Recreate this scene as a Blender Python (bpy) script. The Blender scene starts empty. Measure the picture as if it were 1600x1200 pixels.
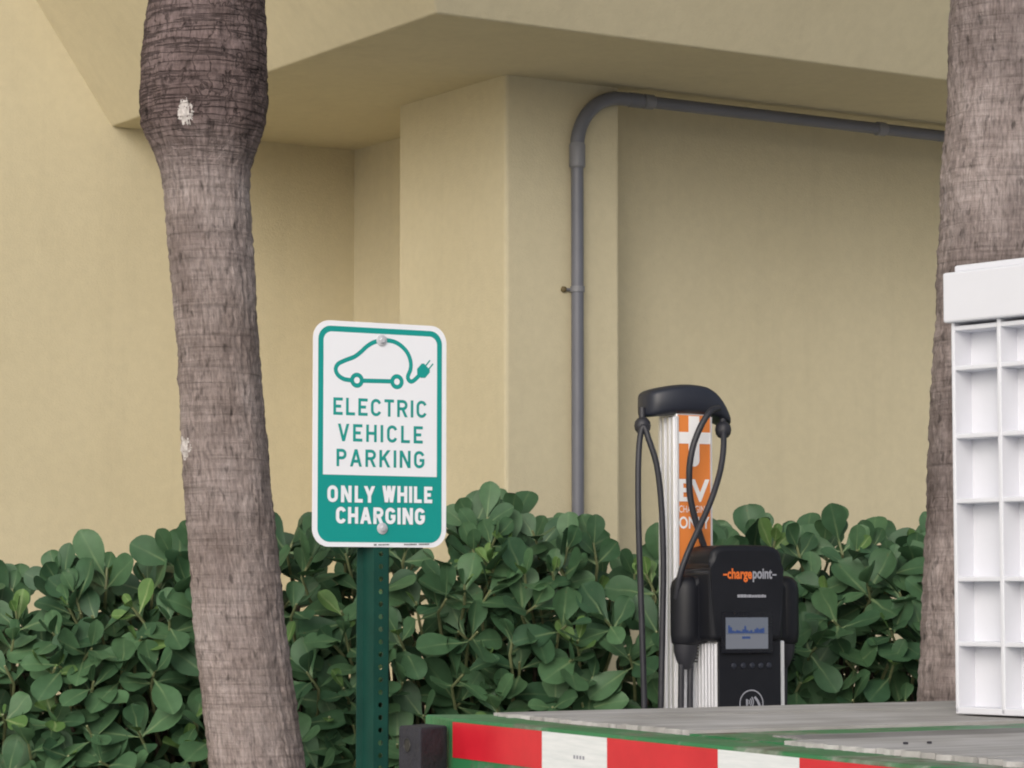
import bpy, bmesh, math, random
from mathutils import Vector, Matrix, noise
random.seed(7)
R = math.radians
scene = bpy.context.scene
C = scene.collection

# ------------------------------------------------------------------ camera
F = 4300.0                      # focal length in pixels of a 1600 px wide frame
PITCH = math.atan(330.0 / F)
CAMZ = 1.25
cam_d = bpy.data.cameras.new('camera')
cam_d.sensor_width = 36.0
cam_d.lens = 36.0 * F / 1600.0
cam_d.clip_start = 0.05
cam_d.clip_end = 2000
cam = bpy.data.objects.new('camera', cam_d)
cam.location = (0, 0, CAMZ)
cam.rotation_euler = (math.pi / 2 + PITCH, 0, 0)
C.objects.link(cam)
scene.camera = cam

# ------------------------------------------------------------------ sky and sun (soft, overcast)
SUN_TO = Vector((-0.24, -0.86, 0.45)).normalized()
world = bpy.data.worlds.new('World')
scene.world = world
world.use_nodes = True
nt = world.node_tree
nt.nodes.clear()
out = nt.nodes.new('ShaderNodeOutputWorld')
bg = nt.nodes.new('ShaderNodeBackground')
sky = nt.nodes.new('ShaderNodeTexSky')
sky.sky_type = 'NISHITA'
sky.sun_disc = False
sky.sun_elevation = math.asin(SUN_TO.z)
sky.sun_rotation = math.atan2(SUN_TO.x, SUN_TO.y)
sky.air_density = 1.0
sky.dust_density = 4.0
sky.ozone_density = 1.0
hs = nt.nodes.new('ShaderNodeHueSaturation')
hs.inputs['Saturation'].default_value = 0.50
nt.links.new(sky.outputs[0], hs.inputs['Color'])
nt.links.new(hs.outputs[0], bg.inputs['Color'])
bg.inputs['Strength'].default_value = 0.15
nt.links.new(bg.outputs[0], out.inputs['Surface'])
sun_d = bpy.data.lights.new('sun', 'SUN')
sun_d.energy = 0.5
sun_d.angle = R(60)
sun_d.color = (1.0, 0.97, 0.92)
sun = bpy.data.objects.new('sun', sun_d)
sun.rotation_euler = SUN_TO.to_track_quat('Z', 'Y').to_euler()
sun.location = SUN_TO * 30
C.objects.link(sun)
scene.view_settings.view_transform = 'Standard'
scene.view_settings.look = 'None'
scene.view_settings.gamma = 1
scene.view_settings.exposure = 0.03
scene.view_settings.use_curve_mapping = False
scene.cycles.diffuse_bounces = 6
scene.cycles.filter_width = 2.0


# ------------------------------------------------------------------ helpers
def ray(px, py):
    a, b = (px - 800) / F, -(py - 600) / F
    c, s = math.cos(PITCH), math.sin(PITCH)
    return Vector((a, c - b * s, s + b * c))


def at(px, py, Y):
    d = ray(px, py)
    t = Y / d.y
    return Vector((d.x * t, Y, CAMZ + d.z * t))


def hz(py, Y):
    return at(800, py, Y).z


class MB:
    """collects simple shapes and links them as one mesh object"""
    def __init__(self):
        self.v, self.f, self.uv = [], [], []

    def add(self, vs, fs):
        o = len(self.v)
        self.v += [tuple(p) for p in vs]
        self.f += [tuple(i + o for i in f) for f in fs]

    def box(self, x0, x1, y0, y1, z0, z1, M=None):
        vs = [Vector((x, y, z)) for z in (z0, z1) for y in (y0, y1) for x in (x0, x1)]
        if M: vs = [M @ p for p in vs]
        self.add(vs, [(0, 2, 3, 1), (4, 5, 7, 6), (0, 1, 5, 4), (2, 6, 7, 3), (0, 4, 6, 2), (1, 3, 7, 5)])

    def prism(self, pts, f0, f1):
        """pts: 2D outline (counter-clockwise), f0/f1 map a 2D point to the near and far 3D point"""
        n = len(pts)
        vs = [f0(p) for p in pts] + [f1(p) for p in pts]
        fs = [tuple(range(n)), tuple(range(2 * n - 1, n - 1, -1))]
        fs += [(i, i + n, (i + 1) % n + n, (i + 1) % n) for i in range(n)]
        self.add(vs, fs)

    def tube(self, path, rad, seg=12, caps=True):
        path = [Vector(p) for p in path]
        n = len(path)
        rads = rad if isinstance(rad, (list, tuple)) else [rad] * n
        t0 = (path[1] - path[0]).normalized()
        up = Vector((0, 0, 1)) if abs(t0.z) < .9 else Vector((0, 1, 0))
        x = t0.cross(up).normalized()
        vs = []
        for i, p in enumerate(path):
            t = (path[min(i + 1, n - 1)] - path[max(i - 1, 0)]).normalized()
            x = (x - t * x.dot(t)).normalized()
            y = t.cross(x)
            for k in range(seg):
                a = 2 * math.pi * k / seg
                vs.append(p + (x * math.cos(a) + y * math.sin(a)) * rads[i])
        fs = []
        for i in range(n - 1):
            for k in range(seg):
                k2 = (k + 1) % seg
                fs.append((i * seg + k, i * seg + k2, (i + 1) * seg + k2, (i + 1) * seg + k))
        if caps:
            fs.append(tuple(range(seg - 1, -1, -1)))
            fs.append(tuple((n - 1) * seg + k for k in range(seg)))
        self.add(vs, fs)

    def lathe(self, prof, seg=24, M=None):
        """prof: list of (r, z)"""
        n = len(prof)
        vs = []
        for r, z in prof:
            for k in range(seg):
                a = 2 * math.pi * k / seg
                p = Vector((r * math.cos(a), r * math.sin(a), z))
                vs.append(M @ p if M else p)
        fs = []
        for i in range(n - 1):
            for k in range(seg):
                k2 = (k + 1) % seg
                fs.append((i * seg + k, i * seg + k2, (i + 1) * seg + k2, (i + 1) * seg + k))
        fs.append(tuple(range(seg - 1, -1, -1)))
        fs.append(tuple((n - 1) * seg + k for k in range(seg)))
        self.add(vs, fs)

    def stroke(self, pts, w, fmap, closed=False, clip=None):
        """flat ribbon along a 2D polyline, fmap maps a 2D point to 3D"""
        pts = [Vector(p) for p in pts]
        n = len(pts)
        L, Rr = [], []
        for i in range(n):
            if closed:
                a, b = pts[i - 1], pts[(i + 1) % n]
                d0, d1 = (pts[i] - a).normalized(), (b - pts[i]).normalized()
            else:
                d0 = (pts[i] - pts[i - 1]).normalized() if i else (pts[1] - pts[0]).normalized()
                d1 = (pts[i + 1] - pts[i]).normalized() if i < n - 1 else d0
            t = (d0 + d1)
            t = t.normalized() if t.length > 1e-6 else d0
            nn = Vector((-t.y, t.x))
            c = max(.6, nn.dot(Vector((-d0.y, d0.x))))
            L.append(pts[i] + nn * (w / 2 / c))
            Rr.append(pts[i] - nn * (w / 2 / c))
        if clip:
            x0, x1, y0, y1 = clip
            for p in L + Rr: p.x = min(x1, max(x0, p.x)); p.y = min(y1, max(y0, p.y))
        vs = [fmap(p) for p in L] + [fmap(p) for p in Rr]
        m = n if closed else n - 1
        self.add(vs, [(i, i + n, (i + 1) % n + n, (i + 1) % n) for i in range(m)])

    def build(self, name, mat, parent=None, smooth=False, bevel=0, seg=2, sharp=None, M=None):
        me = bpy.data.meshes.new(name)
        vs = self.v if M is None else [tuple(M @ Vector(p)) for p in self.v]
        me.from_pydata(vs, [], self.f)
        bm = bmesh.new(); bm.from_mesh(me)
        bmesh.ops.recalc_face_normals(bm, faces=bm.faces) if smooth or bevel else None
        bm.to_mesh(me); bm.free()
        me.materials.append(mat)
        o = bpy.data.objects.new(name, me)
        C.objects.link(o)
        if parent: o.parent = parent
        if smooth:
            for p in me.polygons: p.use_smooth = True
            me.set_sharp_from_angle(angle=R(sharp or 40))
        if bevel:
            b = o.modifiers.new('bevel', 'BEVEL')
            b.width = bevel; b.segments = seg; b.limit_method = 'ANGLE'; b.angle_limit = R(40)
            b.harden_normals = False
        return o


def tag(o, label=None, cat=None, group=None, kind=None):
    if label: o['label'] = label
    if cat: o['category'] = cat
    if group: o['group'] = group
    if kind: o['kind'] = kind
    return o


def empty(name, loc=(0, 0, 0), rz=0):
    o = bpy.data.objects.new(name, None)
    o.location = loc; o.rotation_euler = (0, 0, rz)
    o.empty_display_size = .1
    C.objects.link(o)
    return o


# ------------------------------------------------------------------ materials
def mat(name, col, rough=.6, metal=0., spec=.5, emit=None):
    m = bpy.data.materials.new(name)
    m.use_nodes = True
    b = m.node_tree.nodes['Principled BSDF']
    b.inputs['Base Color'].default_value = (*col, 1)
    b.inputs['Roughness'].default_value = rough
    b.inputs['Metallic'].default_value = metal
    b.inputs['Specular IOR Level'].default_value = spec
    if emit:
        b.inputs['Emission Color'].default_value = (*emit[0], 1)
        b.inputs['Emission Strength'].default_value = emit[1]
    return m


def N(m, t, **kw):
    n = m.node_tree.nodes.new(t)
    for k, v in kw.items():
        if k in n.inputs: n.inputs[k].default_value = v
        else: setattr(n, k, v)
    return n


def L(m, a, b): m.node_tree.links.new(a, b)


def ramp(m, fac, stops):
    r = N(m, 'ShaderNodeValToRGB')
    el = r.color_ramp.elements
    el[0].position, el[0].color = stops[0][0], (*stops[0][1], 1)
    el[1].position, el[1].color = stops[-1][0], (*stops[-1][1], 1)
    for p, c in stops[1:-1]:
        e = el.new(p); e.color = (*c, 1)
    L(m, fac, r.inputs[0])
    return r.outputs[0]


def g(v): return (v, v, v)


def noisy(name, c0, c1, scale=8, rough=.6, metal=0, bump=.0, bscale=60, stretch=(1, 1, 1), spec=.5, detail=6, coord='Object', bdist=.01):
    """a two-tone noise material with fine relief"""
    m = mat(name, c0, rough, metal, spec)
    b = m.node_tree.nodes['Principled BSDF']
    tc = N(m, 'ShaderNodeTexCoord')
    mp = N(m, 'ShaderNodeMapping'); mp.inputs['Scale'].default_value = stretch
    L(m, tc.outputs[coord], mp.inputs['Vector'])
    n1 = N(m, 'ShaderNodeTexNoise', Scale=scale, Detail=detail, Roughness=.6)
    L(m, mp.outputs[0], n1.inputs['Vector'])
    L(m, ramp(m, n1.outputs['Fac'], [(.3, c0), (.7, c1)]), b.inputs['Base Color'])
    if bump:
        n2 = N(m, 'ShaderNodeTexNoise', Scale=bscale, Detail=5)
        L(m, mp.outputs[0], n2.inputs['Vector'])
        bp = N(m, 'ShaderNodeBump', Strength=bump, Distance=bdist)
        L(m, n2.outputs['Fac'], bp.inputs['Height'])
        L(m, bp.outputs[0], b.inputs['Normal'])
    return m


def stucco():
    m = mat('painted stucco', (.5, .4, .2), .85, 0, .25)
    b = m.node_tree.nodes['Principled BSDF']
    tc = N(m, 'ShaderNodeTexCoord')
    n1 = N(m, 'ShaderNodeTexNoise', Scale=1.3, Detail=5, Roughness=.55)
    L(m, tc.outputs['Object'], n1.inputs['Vector'])
    base = ramp(m, n1.outputs['Fac'], [(.25, (.585, .522, .360)), (.75, (.640, .575, .405))])
    mp = N(m, 'ShaderNodeMapping'); mp.inputs['Scale'].default_value = (7, 7, .5)
    L(m, tc.outputs['Object'], mp.inputs['Vector'])
    n2 = N(m, 'ShaderNodeTexNoise', Scale=1.0, Detail=6, Roughness=.65)
    L(m, mp.outputs[0], n2.inputs['Vector'])
    streak = ramp(m, n2.outputs['Fac'], [(.52, g(1.)), (.8, g(.925))])
    n3 = N(m, 'ShaderNodeTexNoise', Scale=26, Detail=4, Roughness=.6)
    L(m, tc.outputs['Object'], n3.inputs['Vector'])
    fine = ramp(m, n3.outputs['Fac'], [(.35, g(.955)), (.65, g(1.))])
    m1 = N(m, 'ShaderNodeMix', data_type='RGBA', blend_type='MULTIPLY'); m1.inputs[0].default_value = 1
    L(m, base, m1.inputs[6]); L(m, streak, m1.inputs[7])
    m2 = N(m, 'ShaderNodeMix', data_type='RGBA', blend_type='MULTIPLY'); m2.inputs[0].default_value = 1
    L(m, m1.outputs[2], m2.inputs[6]); L(m, fine, m2.inputs[7])
    L(m, m2.outputs[2], b.inputs['Base Color'])
    n4 = N(m, 'ShaderNodeTexNoise', Scale=120, Detail=4, Roughness=.7)
    L(m, tc.outputs['Object'], n4.inputs['Vector'])
    bp = N(m, 'ShaderNodeBump', Strength=.35, Distance=.006)
    L(m, n4.outputs['Fac'], bp.inputs['Height'])
    L(m, bp.outputs[0], b.inputs['Normal'])
    return m


def bark(name, rings, zlo, zhi, seed):
    """palm bark in UV metres (u round the trunk, v up): ring scars, brick-like cracks, vertical fibres, blotches"""
    m = mat(name, (.2, .17, .15), .9, 0, .2)
    b = m.node_tree.nodes['Principled BSDF']
    uv = N(m, 'ShaderNodeUVMap')
    def tex(t, sx, sy, **kw):
        mp = N(m, 'ShaderNodeMapping'); mp.inputs['Scale'].default_value = (sx, sy, 1)
        mp.inputs['Location'].default_value = (seed * 3.1, seed * 1.7, seed)
        L(m, uv.outputs[0], mp.inputs['Vector'])
        n = N(m, t, **kw)
        L(m, mp.outputs[0], n.inputs['Vector'])
        return n
    blot = tex('ShaderNodeTexNoise', 9, 5, Scale=1, Detail=6, Roughness=.65)
    fib = tex('ShaderNodeTexNoise', 130, 22, Scale=1, Detail=5, Roughness=.7)
    band = tex('ShaderNodeTexNoise', 2.2, 58, Scale=1, Detail=5, Roughness=.6, Distortion=.9)
    big = tex('ShaderNodeTexNoise', 4, 2.6, Scale=1, Detail=4)
    base = ramp(m, blot.outputs['Fac'], [(.25, (.185, .150, .141)), (.5, (.310, .265, .252)), (.75, (.415, .367, .356))])
    f2 = ramp(m, fib.outputs['Fac'], [(.3, g(.52)), (.52, g(1.)), (.72, g(1.38))])
    b2 = ramp(m, band.outputs['Fac'], [(.32, g(.76)), (.47, g(1.)), (.7, g(1.12))])
    g2 = ramp(m, big.outputs['Fac'], [(.35, (.80, .76, .74) if rings else (.60, .57, .57)), (.62, (1.10, 1.08, 1.08))])
    col = base
    pit = tex('ShaderNodeTexNoise', 48, 19, Scale=1, Detail=3, Roughness=.5)
    p2 = ramp(m, pit.outputs['Fac'], [(.60, g(1.)), (.68, g(.50))])
    for x in (f2, b2, g2, p2):
        mx = N(m, 'ShaderNodeMix', data_type='RGBA', blend_type='MULTIPLY'); mx.inputs[0].default_value = 1
        L(m, col, mx.inputs[6]); L(m, x, mx.inputs[7]); col = mx.outputs[2]
    # crown end: darker brown bark, cracked like bricks
    sep = N(m, 'ShaderNodeSeparateXYZ'); L(m, uv.outputs[0], sep.inputs[0])
    up = N(m, 'ShaderNodeMapRange'); up.inputs[1].default_value = zlo; up.inputs[2].default_value = zhi
    up.clamp = True
    L(m, sep.outputs[1], up.inputs[0])
    dist = tex('ShaderNodeTexNoise', 14, 20, Scale=1, Detail=4)
    add = N(m, 'ShaderNodeVectorMath', operation='MULTIPLY_ADD')
    L(m, dist.outputs['Color'], add.inputs[0])
    add.inputs[1].default_value = (.035, .012, 0)
    L(m, uv.outputs[0], add.inputs[2])
    def lines(sx_, sy_, eps):
        mp = N(m, 'ShaderNodeMapping'); mp.inputs['Scale'].default_value = (sx_, sy_, 1)
        L(m, add.outputs[0], mp.inputs['Vector'])
        nz = N(m, 'ShaderNodeTexNoise', Scale=1.0, Detail=3, Roughness=.55)
        L(m, mp.outputs[0], nz.inputs['Vector'])
        su = N(m, 'ShaderNodeMath', operation='SUBTRACT'); L(m, nz.outputs['Fac'], su.inputs[0]); su.inputs[1].default_value = .5
        ab = N(m, 'ShaderNodeMath', operation='ABSOLUTE'); L(m, su.outputs[0], ab.inputs[0])
        return ramp(m, ab.outputs[0], [(0., g(.46)), (eps, g(1.))])
    cA, cB = lines(4, 44, .045), lines(30, 10, .020)
    cmx = N(m, 'ShaderNodeMix', data_type='RGBA', blend_type='DARKEN'); cmx.inputs[0].default_value = 1
    L(m, cA, cmx.inputs[6]); L(m, cB, cmx.inputs[7])
    crack = cmx.outputs[2]
    dark = N(m, 'ShaderNodeMix', data_type='RGBA', blend_type='MULTIPLY')
    L(m, up.outputs[0], dark.inputs[0])
    L(m, col, dark.inputs[6])
    tint = N(m, 'ShaderNodeMix', data_type='RGBA', blend_type='MULTIPLY'); tint.inputs[0].default_value = 1
    tint.inputs[6].default_value = (.54, .48, .49, 1)
    L(m, crack, tint.inputs[7])
    L(m, tint.outputs[2], dark.inputs[7])
    L(m, dark.outputs[2], b.inputs['Base Color'])
    # relief
    h = N(m, 'ShaderNodeMath', operation='MULTIPLY'); h.inputs[1].default_value = 1.0
    L(m, fib.outputs['Fac'], h.inputs[0])
    h2 = N(m, 'ShaderNodeMath', operation='ADD'); L(m, h.outputs[0], h2.inputs[0]); L(m, band.outputs['Fac'], h2.inputs[1])
    cr = N(m, 'ShaderNodeMath', operation='MULTIPLY'); L(m, crack, cr.inputs[0]); L(m, up.outputs[0], cr.inputs[1])
    h3 = N(m, 'ShaderNodeMath', operation='ADD'); L(m, h2.outputs[0], h3.inputs[0]); L(m, cr.outputs[0], h3.inputs[1])
    bp = N(m, 'ShaderNodeBump', Strength=.9, Distance=.010)
    L(m, h3.outputs[0], bp.inputs['Height'])
    L(m, bp.outputs[0], b.inputs['Normal'])
    return m


def leafmat(name, dark, light, rib):
    m = mat(name, dark, .55, 0, .4)
    b = m.node_tree.nodes['Principled BSDF']
    oi = N(m, 'ShaderNodeObjectInfo')
    geo = N(m, 'ShaderNodeNewGeometry')
    rnd = N(m, 'ShaderNodeMath', operation='ADD')
    L(m, oi.outputs['Random'], rnd.inputs[0]); L(m, geo.outputs['Random Per Island'], rnd.inputs[1])
    fr = N(m, 'ShaderNodeMath', operation='FRACT'); L(m, rnd.outputs[0], fr.inputs[0])
    base = ramp(m, fr.outputs[0], [(0, dark), (1, light)])
    uv = N(m, 'ShaderNodeUVMap')
    sep = N(m, 'ShaderNodeSeparateXYZ'); L(m, uv.outputs[0], sep.inputs[0])
    ab = N(m, 'ShaderNodeMath', operation='ABSOLUTE'); L(m, sep.outputs[0], ab.inputs[0])
    mr = N(m, 'ShaderNodeMapRange'); mr.clamp = True
    mr.inputs[1].default_value = .0015; mr.inputs[2].default_value = .0045
    mr.inputs[3].default_value = .75; mr.inputs[4].default_value = 0
    L(m, ab.outputs[0], mr.inputs[0])
    fade = N(m, 'ShaderNodeMapRange'); fade.clamp = True
    fade.inputs[1].default_value = .0; fade.inputs[2].default_value = .12
    fade.inputs[3].default_value = 1; fade.inputs[4].default_value = .15
    L(m, sep.outputs[1], fade.inputs[0])
    mul = N(m, 'ShaderNodeMath', operation='MULTIPLY'); L(m, mr.outputs[0], mul.inputs[0]); L(m, fade.outputs[0], mul.inputs[1])
    mx = N(m, 'ShaderNodeMix', data_type='RGBA')
    L(m, mul.outputs[0], mx.inputs[0]); L(m, base, mx.inputs[6]); mx.inputs[7].default_value = (*rib, 1)
    tc = N(m, 'ShaderNodeTexCoord')
    nz = N(m, 'ShaderNodeTexNoise', Scale=24, Detail=4)
    L(m, tc.outputs['Object'], nz.inputs['Vector'])
    mot = ramp(m, nz.outputs['Fac'], [(.3, g(.85)), (.7, g(1.1))])
    m3 = N(m, 'ShaderNodeMix', data_type='RGBA', blend_type='MULTIPLY'); m3.inputs[0].default_value = 1
    L(m, mx.outputs[2], m3.inputs[6]); L(m, mot, m3.inputs[7])
    sp = N(m, 'ShaderNodeTexNoise', Scale=75, Detail=2)
    L(m, tc.outputs['Object'], sp.inputs['Vector'])
    spf = ramp(m, sp.outputs['Fac'], [(.69, g(0)), (.75, g(.55))])
    m4 = N(m, 'ShaderNodeMix', data_type='RGBA')
    L(m, spf, m4.inputs[0]); L(m, m3.outputs[2], m4.inputs[6]); m4.inputs[7].default_value = (.12, .10, .045, 1)
    L(m, m4.outputs[2], b.inputs['Base Color'])
    b.inputs['Subsurface Weight'].default_value = 0
    bp = N(m, 'ShaderNodeBump', Strength=.25, Distance=.003)
    L(m, nz.outputs['Fac'], bp.inputs['Height']); L(m, bp.outputs[0], b.inputs['Normal'])
    return m


M = {}
M['stucco'] = stucco()
M['asphalt'] = noisy('worn concrete paving', (.54, .535, .525), (.62, .615, .60), 3, .9, bump=.4, bscale=90)
M['mulch'] = noisy('mulch paled for bounce', (.34, .31, .27), (.50, .47, .42), 30, .95, bump=.8, bscale=60)  # unseen bed mulch, lightened so it bounces light up onto the soffit
M['kerb'] = noisy('kerb concrete', (.36, .35, .33), (.46, .45, .42), 6, .9, bump=.3)
M['pvc'] = noisy('grey conduit plastic', (.122, .128, .155), (.150, .156, .186), 5, .42)
M['pvc_pale'] = noisy('pale conduit coupling', (.175, .18, .20), (.21, .215, .24), 9, .45)
M['screw'] = noisy('rusty screw', (.10, .07, .03), (.16, .12, .05), 90, .6)
M['bark1'] = bark('palm bark', 1, 2.30, 2.50, 1)
M['bark2'] = bark('old palm bark', 0, 9.0, 9.5, 2)
M['frond'] = noisy('palm frond', (.05, .10, .03), (.09, .16, .05), 4, .5)
M['paint_patch'] = noisy('white patch', (.40, .37, .355), (.64, .60, .58), 120, .9, bump=.6, bscale=90)
M['leaf'] = leafmat('mature leaf', (.034, .088, .042), (.078, .164, .074), (.24, .33, .16))
M['young'] = leafmat('young leaf', (.085, .175, .05), (.13, .235, .068), (.36, .44, .20))
M['stem'] = noisy('green stem', (.16, .19, .09), (.26, .28, .14), 30, .6)
M['wood'] = noisy('woody branch', (.07, .055, .04), (.13, .10, .075), 30, .85, bump=.5)
M['sign_white'] = noisy('sign white sheeting', (.79, .80, .85), (.82, .83, .88), 3, .4)
M['sign_green'] = noisy('sign green print', (.001, .27, .245), (.002, .30, .27), 5, .35)
M['sign_back'] = noisy('bare aluminium', (.5, .5, .5), (.6, .6, .6), 20, .4, 1)
M['bolt'] = noisy('zinc bolt', (.52, .52, .56), (.66, .66, .70), 60, .45, .35)
M['post'] = noisy('green painted post', (.002, .036, .026), (.005, .052, .038), 12, .55, bump=.08, bscale=80, spec=.3)
M['ink'] = mat('black ink', (.02, .02, .02), .5)
M['alu'] = noisy('brushed aluminium', (.76, .77, .81), (.78, .79, .83), 5, .34, .45)
M['black'] = noisy('black moulded plastic', (.006, .007, .011), (.010, .011, .016), 12, .5, bump=.06, bscale=300, bdist=.002, spec=.35)
M['cap'] = noisy('slate grey plastic', (.014, .017, .028), (.022, .026, .040), 8, .42, bump=.06, bscale=300, bdist=.002)
M['cable'] = noisy('cable rubber', (.016, .017, .024), (.028, .029, .038), 20, .5)
M['orange'] = noisy('orange panel', (.68, .21, .045), (.74, .235, .055), 4, .45)
M['white_print'] = mat('white print', (.80, .80, .82), .5)
M['orange_print'] = mat('orange print', (.72, .16, .03), .5)
M['grey_print'] = mat('grey print', (.30, .31, .36), .5)
M['screen'] = mat('lcd screen', (.10, .115, .15), .25, 0, .5, ((.28, .31, .37), .15))
M['screen_low'] = mat('lcd lower field', (.12, .13, .16), .25, 0, .5, ((.34, .37, .43), .15))
M['screen_blue'] = mat('lcd skyline', (.03, .06, .18), .3, 0, .5, ((.07, .12, .34), .10))
M['bezel'] = noisy('bezel', (.010, .011, .016), (.015, .016, .022), 20, .25)
M['tgreen'] = noisy('trailer green paint', (.022, .155, .052), (.035, .205, .080), 9, .45, bump=.15, bscale=60)
M['tape_red'] = noisy('red reflective tape', (.56, .012, .026), (.66, .020, .036), 14, .35)
M['tape_white'] = noisy('white reflective tape', (.66, .70, .71), (.80, .82, .83), 16, .35, stretch=(1, 1, 14))
M['rubber'] = noisy('rubber block', (.018, .018, .025), (.030, .030, .040), 30, .8, bump=.3, bscale=120)
M['tyre'] = noisy('tyre rubber', (.02, .02, .02), (.035, .035, .035), 20, .8)
M['bin'] = noisy('white moulded plastic', (.66, .67, .72), (.70, .71, .76), 6, .45, bump=.05, bscale=40)
M['dirt'] = noisy('dirt smear', (.10, .10, .11), (.36, .36, .38), 70, .9)


def plankmat(k=1.0):
    m = mat('weathered plank', (.4, .38, .37), .85, 0, .2)
    b = m.node_tree.nodes['Principled BSDF']
    tc = N(m, 'ShaderNodeTexCoord')
    oi = N(m, 'ShaderNodeObjectInfo')
    ad = N(m, 'ShaderNodeVectorMath', operation='ADD')
    L(m, tc.outputs['Object'], ad.inputs[0]); L(m, oi.outputs['Random'], ad.inputs[1])
    mp = N(m, 'ShaderNodeMapping'); mp.inputs['Scale'].default_value = (45, 1.6, 10)
    L(m, ad.outputs[0], mp.inputs['Vector'])
    n = N(m, 'ShaderNodeTexNoise', Scale=1, Detail=7, Roughness=.65)
    L(m, mp.outputs[0], n.inputs['Vector'])
    base = ramp(m, n.outputs['Fac'], [(.28, (.31, .30, .295)), (.5, (.43, .42, .415)), (.75, (.56, .55, .545))])
    n2 = N(m, 'ShaderNodeTexNoise', Scale=6, Detail=5)
    L(m, tc.outputs['Object'], n2.inputs['Vector'])
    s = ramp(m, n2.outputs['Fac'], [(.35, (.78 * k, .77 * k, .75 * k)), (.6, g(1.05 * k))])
    mx = N(m, 'ShaderNodeMix', data_type='RGBA', blend_type='MULTIPLY'); mx.inputs[0].default_value = 1
    L(m, base, mx.inputs[6]); L(m, s, mx.inputs[7])
    L(m, mx.outputs[2], b.inputs['Base Color'])
    bp = N(m, 'ShaderNodeBump', Strength=.6, Distance=.004)
    L(m, n.outputs['Fac'], bp.inputs['Height']); L(m, bp.outputs[0], b.inputs['Normal'])
    return m


def wornpaint():
    """green paint worn to grey primer and rust in patches"""
    m = noisy('worn green paint', (.024, .165, .056), (.036, .205, .082), 9, .5)
    b = m.node_tree.nodes['Principled BSDF']
    src = b.inputs['Base Color'].links[0].from_socket
    tc = N(m, 'ShaderNodeTexCoord')
    n = N(m, 'ShaderNodeTexNoise', Scale=7, Detail=8, Roughness=.7)
    L(m, tc.outputs['Object'], n.inputs['Vector'])
    fac = ramp(m, n.outputs['Fac'], [(.50, g(0)), (.60, g(1))])
    n2 = N(m, 'ShaderNodeTexNoise', Scale=30, Detail=5)
    L(m, tc.outputs['Object'], n2.inputs['Vector'])
    wear = ramp(m, n2.outputs['Fac'], [(.35, (.10, .085, .06)), (.5, (.15, .20, .14)), (.68, (.30, .32, .28))])
    mx = N(m, 'ShaderNodeMix', data_type='RGBA')
    L(m, fac, mx.inputs[0]); L(m, src, mx.inputs[6]); L(m, wear, mx.inputs[7])
    L(m, mx.outputs[2], b.inputs['Base Color'])
    bp = N(m, 'ShaderNodeBump', Strength=.5, Distance=.006)
    L(m, n.outputs['Fac'], bp.inputs['Height']); L(m, bp.outputs[0], b.inputs['Normal'])
    return m


M['plank'] = plankmat()
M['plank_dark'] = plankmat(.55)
M['worn'] = wornpaint()

# ------------------------------------------------------------------ ground
mb = MB(); mb.add([(-300, -300, 0), (300, -300, 0), (300, 300, 0), (-300, 300, 0)], [(0, 1, 2, 3)])
tag(mb.build('ground', M['asphalt']), 'grey concrete paving of the parking area', kind='structure')

# ------------------------------------------------------------------ building
UR = Vector((.845, .535, 0)).normalized()
UL = Vector((-UR.y, UR.x, 0))
O = at(790, 930, 9.3); O.z = 0


def bp_(a, b, z): return O + UR * a + UL * b + Vector((0, 0, z))


ZS = 3.0 + .029
bld = empty('building', bp_(0, 0, 0))
tag(bld, 'pale yellow stucco building with a projecting pier under a flared overhang', 'building')
Minv = Matrix.Translation(-O)


def bbox(name, a0, a1, b0, b1, z0, z1, bevel=.006):
    m = MB()
    m.add([bp_(a, b, z) - O for z in (z0, z1) for b in (b0, b1) for a in (a0, a1)],
          [(0, 2, 3, 1), (4, 5, 7, 6), (0, 1, 5, 4), (2, 6, 7, 3), (0, 4, 6, 2), (1, 3, 7, 5)])
    return m.build(name, M['stucco'], bld, bevel=bevel)


bbox('wall', -9, .42, 1.685, 7, 0, 7.0)
bbox('wall', .346, 10, .26, 6.9, 0, 6.9)
bbox('pier', 0, .47, 0, .73, 0, 3.2, .012)
m = MB()
k, top = .705, 3.75
def ring(z, off): return [bp_(-.706 - off, -.724 - off, z) - O, bp_(10.2, -.724 - off, z) - O, bp_(10.2, 1.9, z) - O, bp_(-.706 - off, 1.9, z) - O]
vs = ring(ZS - .004, 0) + ring(top, k * (top - ZS)) + ring(4.4, k * (top - ZS))
m.add(vs, [(3, 2, 1, 0)] + [(i + 4 * j, (i + 1) % 4 + 4 * j, (i + 1) % 4 + 4 * j + 4, i + 4 * j + 4) for j in (0, 1) for i in range(4)] + [(8, 9, 10, 11)])
m.build('fascia', M['stucco'], bld, bevel=.006)
m = MB()
m.add([bp_(a, b, z) - O for z in (ZS - .0046, ZS + .02) for b in (-.712, 1.68) for a in (-.694, 10.1)],
      [(0, 2, 3, 1), (4, 5, 7, 6), (0, 1, 5, 4), (2, 6, 7, 3), (0, 4, 6, 2), (1, 3, 7, 5)])
m.build('soffit', M['stucco'], bld)
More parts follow.
